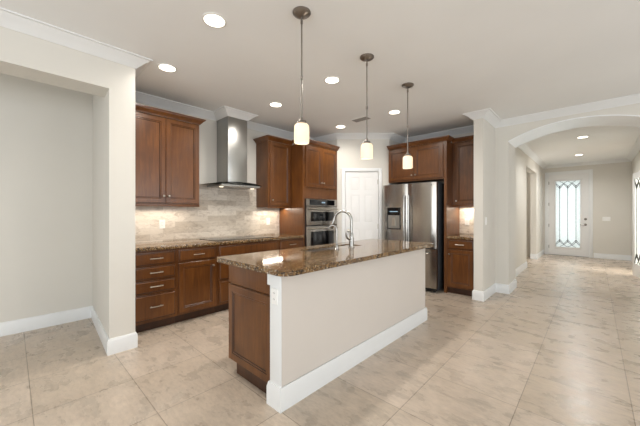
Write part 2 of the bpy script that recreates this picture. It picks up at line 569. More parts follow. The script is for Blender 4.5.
# pantry door: six panels, local x along the diagonal
d1 = struct(bpy.data.objects.new('door_1', None)); COL.objects.link(d1)
d1.location = (DG0.x, DG0.y, 0); d1.rotation_euler = (0, 0, DGA)
m = MB()
x0, x1 = PD0 + 0.012, PD1 - 0.012
m.box(x0, x1, 0.014, 0.05, 0.008, PDH - 0.012)
xm = (x0 + x1) / 2
cols = ((x0 + 0.0, xm), (xm, x1))
SIX = [(0.0, 0.0), (0.0, 0.0)]
rows = ((0.008, 0.24, 0), (0.24, 0.98, 1), (0.98, 1.10, 0), (1.10, 1.62, 1), (1.62, 1.70, 0), (1.70, 1.95, 1), (1.95, PDH - 0.012, 0))
st = 0.095; mu = 0.09
m.box(x0, x0 + st, 0.004, 0.014, 0.008, PDH - 0.012); m.box(x1 - st, x1, 0.004, 0.014, 0.008, PDH - 0.012)
m.box(xm - mu / 2, xm + mu / 2, 0.004, 0.014, 0.008, PDH - 0.012)
for z0, z1, pan in rows:
    for a, b in ((x0 + st, xm - mu / 2), (xm + mu / 2, x1 - st)):
        if pan: m.panel(a + 0.012, b - 0.012, z0 + 0.012, z1 - 0.012, [(0, 0), (0, 0.001), (0.022, 0.008)], y=0.014)
        else: m.box(a, b, 0.004, 0.014, z0, z1)
m.build('slab', 'door_white', d1, smooth=20)
m = MB()
cw = 0.057
for a, b in ((PD0 - cw, PD0 + 0.006), (PD1 - 0.006, PD1 + cw)): m.box(a, b, -0.016, 0.0, 0.0, PDH + cw, 0.004)
m.box(PD0 + 0.006, PD1 - 0.006, -0.016, 0.0, PDH - 0.006, PDH + cw, 0.004)
m.build('casing', 'trim_white', d1)
m = MB()
for z in (0.2, 1.03, 1.86): hinge(m, PD1 - 0.010, z, 0.004)
m.build('hinge', 'nickel', d1)
m = MB()
kx = x0 + 0.06
m.lathe([(0.0, 0.004), (0.030, 0.004), (0.030, -0.004), (0.012, -0.008), (0.010, -0.028), (0.022, -0.036), (0.028, -0.050), (0.022, -0.062), (0, -0.066)], (kx, 0, 0.95), 20, 'y')
m.build('door_knob', 'nickel', d1)

def lead_lines(mb, x0, x1, z0, z1, y, r=0.0065):
    W = x1 - x0
    vx = [x0 + W * k for k in (1 / 6, 1 / 2, 5 / 6)]
    h = W * 0.42
    for x in vx: mb.tube([(x, y, z0 + h * 0.55), (x, y, z1 - h * 0.55)], r, 6)
    for top in (1, -1):
        e = z1 if top == 1 else z0
        for x in vx:
            for sg in (-1, 1):
                pts = []
                for k in range(9):
                    t = k / 8
                    xx = x + sg * W / 3 * (1 - math.cos(t * pi / 2)) * 1.0
                    zz = e - top * (h * 0.95 - h * 0.95 * t ** 0.8)
                    xx = min(max(xx, x0), x1)
                    pts.append((xx, y, zz))
                mb.tube(pts, r, 6)
                mb.tube([(x, y, e - top * h * 0.95), (x + sg * W / 6, y, e - top * h * 0.35), (x + sg * W / 6, y, e - top * h * 0.35 + 0.001)], r, 6)
        
# front door
d2 = struct(bpy.data.objects.new('door_2', None)); COL.objects.link(d2)
d2.location = (FD0, FY, 0)
W = FD1 - FD0
gx0, gx1, gz0, gz1 = 0.165, W - 0.175, 0.25, 2.25
m = MB()
m.box(0.004, gx0, 0.03, 0.075, 0.012, FDH); m.box(gx1, W - 0.004, 0.03, 0.075, 0.012, FDH)
m.box(gx0, gx1, 0.03, 0.075, 0.012, gz0); m.box(gx0, gx1, 0.03, 0.075, gz1, FDH)
fr = [(gx0 - 0.03, gx0 + 0.012, gz0 - 0.03, gz1 + 0.03), (gx1 - 0.012, gx1 + 0.03, gz0 - 0.03, gz1 + 0.03), (gx0 + 0.012, gx1 - 0.012, gz0 - 0.03, gz0 + 0.012), (gx0 + 0.012, gx1 - 0.012, gz1 - 0.012, gz1 + 0.03)]
for a, b, c, d in fr: m.box(a, b, 0.015, 0.032, c, d, 0.004)
m.build('slab', 'door_white', d2)
pane = MB().box(gx0, gx1, 0.050, 0.056, gz0, gz1).build('glass_pane', 'rain_glass', d2, smooth=0)
m = MB(); lead_lines(m, gx0 + 0.012, gx1 - 0.012, gz0 + 0.012, gz1 - 0.012, 0.046)
m.build('leading', 'lead', pane)
m = MB()
cw = 0.085
for a, b in ((-cw, -0.008), (W + 0.008, W + cw)): m.box(a, b, -0.018, 0.0, 0.0, FDH + cw, 0.004)
m.box(-0.008, W + 0.008, -0.018, 0.0, FDH + 0.008, FDH + cw, 0.004)
m.box(-0.02, 0.004, 0.0, 0.12, 0, FDH + 0.02); m.box(W - 0.004, W + 0.02, 0.0, 0.12, 0, FDH + 0.02); m.box(0.004, W - 0.004, 0.0, 0.12, FDH, FDH + 0.02)
m.build('casing', 'trim_white', d2)
for z in (0.25, 0.9, 1.55, 2.2):
    m = MB(); hinge(m, 0.004, z, 0.03); m.build('hinge', 'bronze', d2)
m = MB()
m.lathe([(0, 0.03), (0.032, 0.03), (0.030, 0.020), (0.012, 0.016), (0.010, -0.020), (0, -0.022)], (W - 0.07, 0, 0.94), 18, 'y')
m.tube([(W - 0.07, -0.018, 0.94), (W - 0.12, -0.020, 0.94), (W - 0.19, -0.018, 0.935)], 0.010, 8)
m.build('door_handle', 'bronze', d2)
m = MB().lathe([(0, 0.03), (0.034, 0.03), (0.030, 0.016), (0.012, 0.010), (0, 0.008)], (W - 0.07, 0, 1.10), 18, 'y').build('deadbolt', 'bronze', d2)
MB().box(0.0, W, 0.0, 0.12, 0.0, 0.010).build('threshold', 'bronze', d2)

# glazed study door standing ajar, hinged at the near jamb
d3 = struct(bpy.data.objects.new('door_3', None)); COL.objects.link(d3)
hx, hy = HX1 + 0.0, 8.0
d3.location = (hx, hy, 0)
LW, LH = 0.75, 2.085
d3.rotation_euler = (0, 0, math.atan2(0.738, -0.14))
m = MB()
m.box(0, 0.095, -0.02, 0.02, 0.01, LH, 0.003); m.box(LW - 0.095, LW, -0.02, 0.02, 0.01, LH, 0.003)
m.box(0.095, LW - 0.095, -0.02, 0.02, 0.01, 0.26, 0.003); m.box(0.095, LW - 0.095, -0.02, 0.02, LH - 0.11, LH, 0.003)
m.build('slab', 'door_white', d3)
pane = MB().box(0.095, LW - 0.095, -0.003, 0.003, 0.26, LH - 0.11).build('glass_pane', 'rain_glass', d3, smooth=0)
m = MB(); lead_lines(m, 0.10, LW - 0.10, 0.265, LH - 0.115, 0.008); m.build('leading', 'lead', pane)
m = MB()
for a, b in ((7.90, 7.99), (9.44, 9.53)): m.box(HX1 - 0.016, HX1 + 0.0, a, b, 0, 2.20)
m.box(HX1 - 0.016, HX1 + 0.0, 7.99, 9.44, 2.11, 2.20)
struct(m.build('trim_4', 'trim_white'))

# ------------------------------------------------------------------ cabinets
CABF = 0.02
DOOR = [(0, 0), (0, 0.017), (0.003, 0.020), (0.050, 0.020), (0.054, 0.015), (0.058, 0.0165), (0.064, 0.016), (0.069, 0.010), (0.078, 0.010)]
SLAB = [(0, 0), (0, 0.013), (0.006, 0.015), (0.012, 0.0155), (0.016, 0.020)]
DEEP = [(0, 0), (0, 0.017), (0.003, 0.020), (0.045, 0.020), (0.049, 0.017), (0.056, 0.011), (0.066, 0.010)]
def door(par, x0, x1, z0, z1, knob=None, mat='cherry', prof=DOOR):
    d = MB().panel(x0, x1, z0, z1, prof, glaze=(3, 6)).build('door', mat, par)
    if knob:
        kx, kz = knob
        MB().lathe([(0, -0.020), (0.008, -0.020), (0.006, -0.024), (0.005, -0.034), (0.011, -0.038), (0.014, -0.045), (0.011, -0.051), (0, -0.053)], (kx, 0, kz), 14, 'y').build('knob', 'nickel', d)
    return d
def drawer(par, x0, x1, z0, z1, pull=True, mat='cherry', prof=SLAB, hw=0.065):
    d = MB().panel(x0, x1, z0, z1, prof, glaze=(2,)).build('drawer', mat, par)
    if pull:
        cx, cz = (x0 + x1) / 2, (z0 + z1) / 2 + 0.004
        p = MB()
        pts = [(cx - hw, -0.044, cz), (cx - hw * .5, -0.048, cz), (cx, -0.049, cz), (cx + hw * .5, -0.048, cz), (cx + hw, -0.044, cz)]
        p.tube(pts, 0.0055, 8)
        for sx in (-1, 1): p.cyl((cx + sx * hw * 0.72, -0.018, cz), (cx + sx * hw * 0.72, -0.047, cz), 0.005, 8)
        p.build('pull', 'nickel', d)
    return d
def cab_crown(par, path, z):
    # stained crown on a cabinet top; room on the right of the path
    prof = [(0, 0), (0.008, 0), (0.012, 0.012), (0.020, 0.016), (0.034, 0.034), (0.048, 0.044), (0.050, 0.052), (0.060, 0.054), (0.060, 0.066), (0, 0.066)]
    return MB().sweep(path, prof, z).build('crown', 'cherry', par, smooth=25)
def carcass(par, w, depth, z0, z1):
    return MB().box(0, w, 0, depth, z0, z1).build('carcass', 'cherry', par, smooth=0)
def toe(par, w, depth):
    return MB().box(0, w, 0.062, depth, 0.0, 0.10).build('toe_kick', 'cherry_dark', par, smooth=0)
RZL = pi / 2
FXB = -3.49                       # face plane of the base cabinets
BD = FXB - KX - 0.001             # their depth

t = thing('base_cabinet', 'four-drawer cherry base cabinet against the white pier, left end of the run', 'cabinet', (FXB, 0.832, 0), RZL, 'base cabinets under the left counter')
wd = 0.475
carcass(t, wd, BD, 0.10, 0.876); toe(t, wd, BD)
for z0, z1 in ((0.715, 0.852), (0.565, 0.700), (0.417, 0.550), (0.128, 0.402)):
    drawer(t, 0.046, 0.456, z0, z1)
t = thing('base_cabinet', 'cherry base cabinet with one drawer over one door, between drawer stack and cooktop', 'cabinet', (FXB, 1.309, 0), RZL, 'base cabinets under the left counter')
wd = 0.484
carcass(t, wd, BD, 0.10, 0.876); toe(t, wd, BD)
drawer(t, 0.016, 0.464, 0.715, 0.852); door(t, 0.016, 0.464, 0.128, 0.700, (0.424, 0.632))
t = thing('base_cabinet', 'wide cherry drawer base cabinet directly below the cooktop', 'cabinet', (FXB, 1.795, 0), RZL, 'base cabinets under the left counter')
wd = 0.985
carcass(t, wd, BD, 0.10, 0.876); toe(t, wd, BD)
drawer(t, 0.022, 0.963, 0.715, 0.852, pull=False)
drawer(t, 0.022, 0.963, 0.425, 0.700, hw=0.075); drawer(t, 0.022, 0.963, 0.128, 0.410, hw=0.075)
t = thing('base_cabinet', 'narrow cherry base cabinet beside the tall oven cabinet, top drawer seen over island', 'cabinet', (FXB, 2.782, 0), RZL, 'base cabinets under the left counter')
wd = 0.516
carcass(t, wd, BD, 0.10, 0.876); toe(t, wd, BD)
drawer(t, 0.022, 0.496, 0.715, 0.852); door(t, 0.022, 0.257, 0.128, 0.700, (0.235, 0.632)); door(t, 0.261, 0.496, 0.128, 0.700, (0.283, 0.632))

tag(MB((-3.8, 2.05, 0.8765)).box(KX + 0.001, -3.462, 0.832, 3.299, 0.8765, 0.914, 0.005).build('countertop', 'granite', loc=(-3.8, 2.05, 0.8765)),
    'brown speckled granite countertop along the left wall, holding the cooktop', 'countertop')

# cooktop
t = thing('cooktop', 'black glass cooktop set in the left granite counter under the hood', 'cooktop', (-3.78, 2.27, 0.9145))
MB().box(-0.255, 0.255, -0.455, 0.455, 0, 0.006, 0.002).build('glass_top', 'black_gloss', t)
for (x, y, r) in ((-0.12, -0.28, 0.09), (0.11, -0.28, 0.075), (0.0, 0.0, 0.11), (-0.12, 0.28, 0.075), (0.11, 0.28, 0.09)):
    MB().lathe([(r - 0.003, 0.006), (r, 0.006), (r, 0.0066), (r - 0.003, 0.0066), (r - 0.003, 0.006)], (x, y, 0), 32, closed=False).build('burner_ring', 'grille', t)

# wall cabinets on the left
FXU = -3.79
UD = FXU - KX - 0.001
t = thing('upper_cabinet', 'two-door cherry wall cabinet left of the range hood, beside the white pier', 'cabinet', (FXU, 0.832, 0), RZL, 'wall cabinets on the left wall')
wd = 0.870
carcass(t, wd, UD, 1.372, 2.44)
door(t, 0.016, 0.452, 1.402, 2.425, (0.426, 1.485)); door(t, 0.456, 0.858, 1.402, 2.425, (0.486, 1.485))
MB().box(0.0, wd, -0.006, 0.016, 1.360, 1.395, 0.003).build('light_rail', 'cherry', t)
cab_crown(t, [(0, -0.012), (wd, -0.012), (wd, UD)][::1], 2.438)
t = thing('upper_cabinet', 'narrow one-door cherry wall cabinet between range hood and oven cabinet', 'cabinet', (FXU, 2.814, 0), RZL, 'wall cabinets on the left wall')
wd = 0.484
carcass(t, wd, UD, 1.372, 2.44)
door(t, 0.035, 0.448, 1.402, 2.425, (0.066, 1.487))
MB().box(0.0, wd, -0.006, 0.016, 1.360, 1.395, 0.003).build('light_rail', 'cherry', t)
MB().box(-0.002, 0.0, 0.02, UD, 1.40, 2.40).build('end_panel', 'cherry', t)
cab_crown(t, [(0, UD), (0, -0.012), (wd, -0.012)], 2.438)

# tall oven cabinet
FXT = -3.50
TD = FXT - KX - 0.001
t = thing('oven_cabinet', 'tall cherry cabinet housing the double oven, beside the white pantry door', 'cabinet', (FXT, 3.300, 0), RZL)
wd = 0.876
OX0, OX1, OZ0, OZ1 = 0.040, 0.838, 0.40, 1.525
m = MB()
m.box(0, OX0, 0, TD, 0.10, 2.44); m.box(OX1, wd, 0, TD, 0.10, 2.44)
m.box(OX0, OX1, 0, TD, OZ1, 2.44); m.box(OX0, OX1, 0, TD, 0.10, OZ0); m.box(OX0, OX1, TD - 0.02, TD, OZ0, OZ1)
m.build('carcass', 'cherry', t, smooth=0)
toe(t, wd, TD)
door(t, 0.056, 0.446, 1.715, 2.405, (0.420, 1.802)); door(t, 0.450, 0.846, 1.715, 2.405, (0.476, 1.802))
drawer(t, 0.056, 0.846, 0.128, 0.380)
cab_crown(t, [(0, 0.205), (0, -0.012), (wd, -0.012)], 2.438)

# double oven
t = thing('double_oven', 'stainless steel double wall oven with black windows in the tall cabinet', 'oven', (FXT, 3.300, OZ0 + 0.002), RZL)
zb = -(OZ0 + 0.002)
def OB(): return MB((0, 0, OZ0 + 0.002))
OB().box(OX0 + 0.004, OX1 - 0.004, -0.004, TD - 0.03, OZ0 + 0.002, OZ1 - 0.004).build('housing', 'black_matte', t, smooth=0)
cp = OB().box(OX0 + 0.014, OX1 - 0.004, -0.030, -0.004, 1.400, OZ1 - 0.006, 0.004).build('control_panel', 'steel', t)
OB().box(OX0 + 0.090, OX1 - 0.070, -0.033, -0.030, 1.415, 1.508).build('panel_glass', 'black_gloss', cp)
dg = OB()
for k in range(4): dg.box(0.425 + k * 0.022, 0.440 + k * 0.022, -0.0345, -0.033, 1.452, 1.474)
dg.build('display_digits', 'display_glow', cp)
def oven_door(z0, z1, wz0, wz1, hz):
    d = OB().box(OX0 + 0.014, OX1 - 0.004, -0.036, -0.004, z0, z1, 0.005).build('oven_door', 'steel', t)
    OB().panel(OX0 + 0.110, OX1 - 0.100, wz0, wz1, [(0, 0.0), (0, 0.003), (0.003, 0.004)], y=-0.036).build('window', 'black_gloss', d)
    h = OB()
    h.tube([(OX0 + 0.05, -0.082, hz), (OX1 - 0.04, -0.082, hz)], 0.012, 12)
    for x in (OX0 + 0.075, OX1 - 0.065): h.cyl((x, -0.034, hz), (x, -0.082, hz), 0.009, 10)
    h.build('handle', 'nickel', d)
oven_door(1.072, 1.392, 1.140, 1.300, 1.348)
oven_door(0.425, 1.058, 0.560, 0.965, 1.018)

# ------------------------------------------------------------------ range hood
t = thing('range_hood', 'stainless steel chimney range hood with curved glass canopy above the cooktop', 'range hood', (KX, 2.2725, 1.60))
def HB(): return MB((KX, 2.2725, 1.60))
HB().box(KX + 0.002, -3.79, 2.115, 2.430, 1.700, 2.660, 0.003).build('chimney', 'steel_hood', t)
m = HB()
m.rings([[(KX + 0.002, 1.96, 1.655), (-3.68, 1.96, 1.655), (-3.68, 2.585, 1.655), (KX + 0.002, 2.585, 1.655)],
         [(KX + 0.002, 1.96, 1.680), (-3.68, 1.96, 1.680), (-3.68, 2.585, 1.680), (KX + 0.002, 2.585, 1.680)],
         [(KX + 0.002, 2.06, 1.703), (-3.76, 2.06, 1.703), (-3.76, 2.485, 1.703), (KX + 0.002, 2.485, 1.703)]])
m.build('hood_body', 'steel_hood', t)
m = HB(); NN = 24; rs = []
for i in range(NN + 1):
    q = -1 + 2 * i / NN
    y = 2.250 + q * 0.405
    z = 1.708 - 0.030 * q * q
    xf = -3.615 - 0.085 * q * q - (0.05 * max(0, (abs(q) - 0.9) / 0.1) ** 2)
    rs.append([(KX + 0.003, y, z), (xf, y, z), (xf + 0.003, y, z + 0.003), (xf, y, z + 0.006), (KX + 0.003, y, z + 0.006)])
m.rings(rs).build('glass_canopy', 'clear_glass', t)
for k in range(4): HB().lathe([(0, 0.002), (0.008, 0.002), (0.008, 0.0), (0, 0.0)][::-1], (-3.679, 2.20 + k * 0.045, 1.667), 12, 'x').build('button', 'chrome', t)
fl = HB()
fl.box(KX + 0.05, -3.72, 2.00, 2.545, 1.650, 1.655)
fl.build('filter', 'steel', t)
for y in (2.02, 2.525):
    HB().lathe([(0, 0.0), (0.028, 0.0), (0.028, -0.006), (0, -0.006)], (-3.80, y, 1.650), 18).build('hood_lamp', 'hood_lens', t)
for y in (2.02, 2.525):
    l = bpy.data.lights.new('hood_spot', 'SPOT'); l.energy = 3.0; l.color = (1, 0.86, 0.68); l.spot_size = radians(110); l.spot_blend = 0.6; l.shadow_soft_size = 0.03
    lo = bpy.data.objects.new('hood_spot', l); COL.objects.link(lo); lo.location = (-3.72, y, 1.64)

# under-cabinet strips
WARM = (1.0, 0.89, 0.75)
area('under_cabinet_strip', (-3.98, 1.26, 1.355), (0, radians(-12), 0), 0.05, 0.75, 2.4, WARM)
area('under_cabinet_strip', (-3.98, 3.06, 1.355), (0, radians(-12), 0), 0.05, 0.40, 2.4, WARM)
area('under_cabinet_strip', (-1.51, 5.28, 1.375), (0, 0, 0), 0.32, 0.05, 2.2, WARM)

# ------------------------------------------------------------------ fridge wall
FYB = 4.79
t = thing('upper_cabinet', 'two-door cherry cabinet above the refrigerator with tall side panel', 'cabinet', (-2.772, FYB, 0), 0, 'cabinets on the refrigerator wall')
wd = 1.045; D = BY - FYB - 0.001
MB().box(0, wd - 0.042, 0, D, 1.835, 2.44).build('carcass', 'cherry', t, smooth=0)
MB().box(wd - 0.042, wd, 0, D, 0.0, 2.44, 0.002).build('side_panel', 'cherry', t, smooth=0)
door(t, 0.012, 0.497, 1.862, 2.410, (0.466, 1.935)); door(t, 0.501, 0.992, 1.862, 2.410, (0.532, 1.935))
cab_crown(t, [(0, -0.012), (wd, -0.012), (wd, 0.165)], 2.438)

FYU = 5.05
t = thing('upper_cabinet', 'single-door cherry wall cabinet right of the refrigerator, by the pier', 'cabinet', (-1.725, FYU, 0), 0, 'cabinets on the refrigerator wall')
wd = 0.418; D = BY - FYU - 0.001
carcass(t, wd, D, 1.400, 2.44)
door(t, 0.046, 0.403, 1.425, 2.425, (0.070, 1.478))
MB().box(0.0, wd, -0.006, 0.016, 1.388, 1.420, 0.003).build('light_rail', 'cherry', t)
cab_crown(t, [(0, -0.012), (wd, -0.012)], 2.438)

t = thing('base_cabinet', 'small cherry base cabinet with drawer over door, right of the refrigerator', 'cabinet', (-1.725, FYB, 0))
wd = 0.418; D = BY - FYB - 0.001
carcass(t, wd, D, 0.10, 0.876); toe(t, wd, D)
drawer(t, 0.020, 0.392, 0.715, 0.852); door(t, 0.020, 0.392, 0.128, 0.700, (0.048, 0.632))
tag(MB((-1.5, 5.08, 0.8765)).box(-1.725, -1.307, FYB - 0.032, BY - 0.011, 0.8765, 0.914, 0.005).build('countertop', 'granite', loc=(-1.5, 5.08, 0.8765)),
    'short brown granite countertop right of the refrigerator, by the pier', 'countertop')

# refrigerator
RX0, RX1, RY = -2.785, -1.825, 4.60
t = thing('refrigerator', 'stainless French-door refrigerator with ice dispenser and bottom freezer', 'refrigerator', (RX0, RY, 0))
W = RX1 - RX0
MB().box(0.012, W - 0.006, 0.085, 0.76, 0.03, 1.775, 0.006).build('body', 'appliance_side', t)
def bowed(x0, x1, z0, z1, bow=0.014, n=10, hole=None):
    m = MB(); rs = []
    for i in range(n + 1):
        q = i / n
        x = x0 + (x1 - x0) * q
        e = min(q, 1 - q) * (x1 - x0)
        yy = 0.010 - bow * (1 - (2 * q - 1) ** 2) + (0.012 * max(0, 1 - e / 0.012))
        rs.append([(x, yy, z0), (x, yy, z1), (x, 0.080, z1), (x, 0.080, z0)])
    return m.rings(rs)
xs_ = 2.785 - 2.305
ld = bowed(0.0, xs_ - 0.003, 0.715, 1.775).build('door', 'steel', t, smooth=30)
rd = bowed(xs_ + 0.003, W, 0.715, 1.775).build('door', 'steel', t, smooth=30)
fz = bowed(0.0, W, 0.075, 0.700, 0.012, 14).build('freezer_drawer', 'steel', t, smooth=30)
MB().box(0.03, W - 0.01, 0.05, 0.09, 0.03, 0.073).build('kick_grille', 'black_matte', t)
for x in (0.06, W - 0.06):
    MB().cyl((x, 0.10, 0), (x, 0.10, 0.035), 0.022, 12).build('foot', 'black_matte', t)
for (x, d) in ((xs_ - 0.040, ld), (xs_ + 0.040, rd)):
    h = MB(); pts = []
    for k in range(13):
        q = k / 12
        pts.append((x, -0.048 - 0.012 * math.sin(q * pi), 0.80 + q * 0.78))
    h.tube(pts, 0.0125, 10)
    for z in (0.84, 1.54): h.cyl((x, 0.0, z), (x, -0.050, z), 0.010, 10)
    h.build('handle', 'chrome', d)
h = MB()
h.tube([(0.09 + (W - 0.18) * k / 12, -0.045 - 0.012 * math.sin(k / 12 * pi), 0.640) for k in range(13)], 0.0125, 10)
for x in (0.13, W - 0.13): h.cyl((x, 0.0, 0.640), (x, -0.048, 0.640), 0.010, 10)
h.build('handle', 'chrome', fz)
dx0, dx1 = 0.100, 0.355
dp = MB()
for a, b, c, d in ((dx0, dx1, 1.240, 1.375), (dx0, dx0 + 0.016, 0.995, 1.240), (dx1 - 0.016, dx1, 0.995, 1.240), (dx0 + 0.016, dx1 - 0.016, 0.995, 1.015)):
    dp.box(a, b, -0.010, 0.006, c, d, 0.003)
dsp = dp.build('dispenser_frame', 'black_gloss', ld)
MB().box(dx0 + 0.016, dx1 - 0.016, -0.0055, -0.002, 1.015, 1.240).build('dispenser_recess', 'steel_hood', dsp)
m = MB()
cx = 0.228
m.rings([[(cx - 0.034, -0.008, 1.06), (cx + 0.034, -0.008, 1.06), (cx + 0.034, -0.030, 1.06), (cx - 0.034, -0.030, 1.06)], [(cx - 0.022, -0.006, 1.20), (cx + 0.022, -0.006, 1.20), (cx + 0.022, -0.014, 1.20), (cx - 0.022, -0.014, 1.20)]])
m.build('dispenser_paddle', 'nickel', dsp)
m = MB().box(0.15, 0.305, -0.0115, -0.010, 1.30, 1.312)
m.build('dispenser_display', 'display_glow', dsp)
m = MB()
for k in range(4):
    m.box(W - 0.165 + k * 0.028, W - 0.150 + k * 0.028, 0.0015, 0.0055, 1.722, 1.738)
m.box(W - 0.172, W - 0.060, 0.003, 0.0058, 1.712, 1.715)
m.build('badge', 'slot_dark', rd)

# ------------------------------------------------------------------ island
IO = (-1.85, 1.20, 0)
def IB(): return MB(IO)
t = thing('kitchen_island', 'kitchen island with painted knee wall, white baseboard and cherry end panel', 'island', IO)
KW0, KW1, IY0, IY1 = -1.592, -1.480, 1.205, 3.410
IB().box(KW0, KW1, IY0, IY1, 0, 0.876).build('knee_wall', 'island_paint', t, smooth=0)
CX0 = -2.16
IB().box(CX0, CX0 + 0.02, 1.228, IY1, 0.10, 0.876).build('cabinet_frame', 'cherry', t, smooth=0)
for y in (1.228, IY1 - 0.02): IB().box(CX0 + 0.02, KW0, y, y + 0.02, 0.10, 0.876).build('cabinet_side', 'cherry', t, smooth=0)
IB().box(CX0 + 0.02, KW0, 1.248, IY1 - 0.02, 0.10, 0.12).build('cabinet_floor', 'cherry', t, smooth=0)
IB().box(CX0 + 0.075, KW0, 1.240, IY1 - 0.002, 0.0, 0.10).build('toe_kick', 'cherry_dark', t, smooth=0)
ISP = [(0, 0), (0, 0.014), (0.003, 0.017), (0.006, 0.018)]
ep = IB()
ep.panel(CX0, KW0 - 0.002, 0.722, 0.872, ISP, y=1.228)
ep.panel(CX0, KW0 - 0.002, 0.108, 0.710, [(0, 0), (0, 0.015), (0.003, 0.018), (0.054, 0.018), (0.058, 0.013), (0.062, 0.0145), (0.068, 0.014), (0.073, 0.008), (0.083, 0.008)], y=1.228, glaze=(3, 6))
ep.build('end_panel', 'cherry', t)
# cabinet fronts on the kitchen side
m = IB()
for k in range(4):
    y0 = 1.26 + k * 0.535; y1 = y0 + 0.515
    for z0, z1 in ((0.128, 0.700), (0.715, 0.852)):
        rs = []
        for ins, pr in (SLAB if z0 > .7 else DOOR): rs.append([(CX0 - pr, y0 + ins, z0 + ins), (CX0 - pr, y1 - ins, z0 + ins), (CX0 - pr, y1 - ins, z1 - ins), (CX0 - pr, y0 + ins, z1 - ins)])
        m.rings(rs)
m.build('cabinet_front', 'cherry', t)
# white corner post that finishes the near end of the knee wall
m = IB()
m.box(KW0 + 0.002, KW1 + 0.004, IY0 - 0.010, IY0, 0.0, 0.876, 0.003)
m.box(KW0 - 0.028, KW0 + 0.002, IY0 - 0.010, IY0 + 0.014, 0.795, 0.876, 0.002)
m.build('corner_post', 'trim_white', t)
m = IB()
ISB = [(0, 0), (0.016, 0), (0.016, 0.118), (0.008, 0.150), (0, 0.150)]
m.sweep([(KW0 + 0.002, IY0 + 0.02), (KW0 + 0.002, IY0 - 0.010), (KW1 + 0.004, IY0 - 0.010), (KW1 + 0.004, IY1), (KW0 + 0.002, IY1)], ISB)
m.build('baseboard', 'trim_white', t, smooth=25)

# island countertop (with an opening for the sink)
SX0, SX1, SY0, SY1 = -2.128, -1.920, 1.94, 2.74
TX0, TX1, TY0, TY1 = -2.29, -1.405, 1.168, 3.53
def arc(cx, cy, r, a0, a1, n=8): return [(cx + r * cos(radians(a0 + (a1 - a0) * i / n)), cy + r * sin(radians(a0 + (a1 - a0) * i / n))) for i in range(n + 1)]
CTO = (-1.85, 2.35, 0.8765)
m = MB(CTO)
def slabpoly(poly):
    z0, z1 = 0.8765, 0.914
    m.rings([[(x, y, z0) for x, y in poly], [(x, y, z1) for x, y in poly]])
slabpoly(arc(TX0 + 0.02, TY0 + 0.02, 0.02, 180, 270) + arc(TX1 - 0.075, TY0 + 0.075, 0.075, 270, 360) + [(TX1, SY0), (TX0, SY0)])
slabpoly([(TX0, SY1), (TX1, SY1)] + arc(TX1 - 0.075, TY1 - 0.075, 0.075, 0, 90) + arc(TX0 + 0.02, TY1 - 0.02, 0.02, 90, 180))
slabpoly([(TX0, SY0), (SX0, SY0), (SX0, SY1), (TX0, SY1)])
slabpoly([(SX1, SY0), (TX1, SY0), (TX1, SY1), (SX1, SY1)])
tag(m.build('countertop', 'granite', loc=CTO, smooth=25), 'dark brown speckled granite countertop on the island, holding sink and faucet', 'countertop')

# sink
t = thing('sink', 'undermount stainless steel sink set into the island countertop', 'sink', (-2.024, 2.34, 0.70))
m = MB((-2.024, 2.34, 0.70))
a, b, c, d = SX0 + 0.002, SX1 - 0.002, SY0 + 0.002, SY1 - 0.002
rr = lambda i, z: [(a + i, c + i, z), (b - i, c + i, z), (b - i, d - i, z), (a + i, d - i, z)]
m.rings([rr(0.0, 0.905), rr(0.0, 0.71), rr(0.02, 0.70), rr(0.03, 0.705), rr(0.006, 0.72), rr(0.004, 0.905)], True, True)
m.v, m.f = m.v, m.f[:-1]
mm = m
mm.f = [f for f in mm.f if len(f) == 4]
mm.f.pop(-1) if False else None
mm.build('basin', 'steel', t)
MB((-2.024, 2.34, 0.70)).box(a + 0.03, b - 0.03, c + 0.03, d - 0.03, 0.700, 0.706).build('basin_floor', 'steel', t)
MB((-2.024, 2.34, 0.70)).lathe([(0, 0.706), (0.04, 0.706), (0.038, 0.710), (0.02, 0.708), (0, 0.708)], (-2.024, 2.34, 0), 20).build('drain', 'chrome', t)

# main faucet
FXp, FYp, Z0 = -1.88, 2.48, 0.9145
t = thing('faucet', 'tall gooseneck pull-down faucet with side lever on the island countertop', 'faucet', (FXp, FYp, Z0))
MB().lathe([(0, 0), (0.032, 0), (0.032, 0.006), (0.026, 0.012), (0.024, 0.06), (0.025, 0.10), (0.020, 0.14), (0.0155, 0.16), (0, 0.16)], n=24).build('base', 'chrome', t)
pts = [(0, 0, 0.15), (0, 0, 0.28)]
R_ = 0.095
dirx, diry = -0.92, -0.39
for k in range(1, 13):
    a_ = pi * k / 12 * 0.94
    q = R_ - R_ * cos(a_); pts.append((dirx * q, diry * q, 0.29 + R_ * sin(a_)))
MB().tube(pts, 0.0145, 14).build('spout', 'chrome', t)
e = Vector(pts[-1]); dv = (Vector(pts[-1]) - Vector(pts[-2])).normalized()
MB().tube([e, e + dv * 0.03, e + dv * 0.10, e + dv * 0.115], [0.016, 0.018, 0.023, 0.017], 14).build('spray_head', 'chrome', t)
m = MB()
m.lathe([(0, -0.022), (0.014, -0.024), (0.016, -0.045), (0.010, -0.055), (0, -0.056)], (0, 0, 0.095), 14, 'y')
m.tube([(0, -0.045, 0.095), (-0.004, -0.065, 0.10), (-0.006, -0.078, 0.13), (-0.006, -0.080, 0.165)], [0.009, 0.010, 0.009, 0.007], 8)
m.build('lever', 'chrome', t)
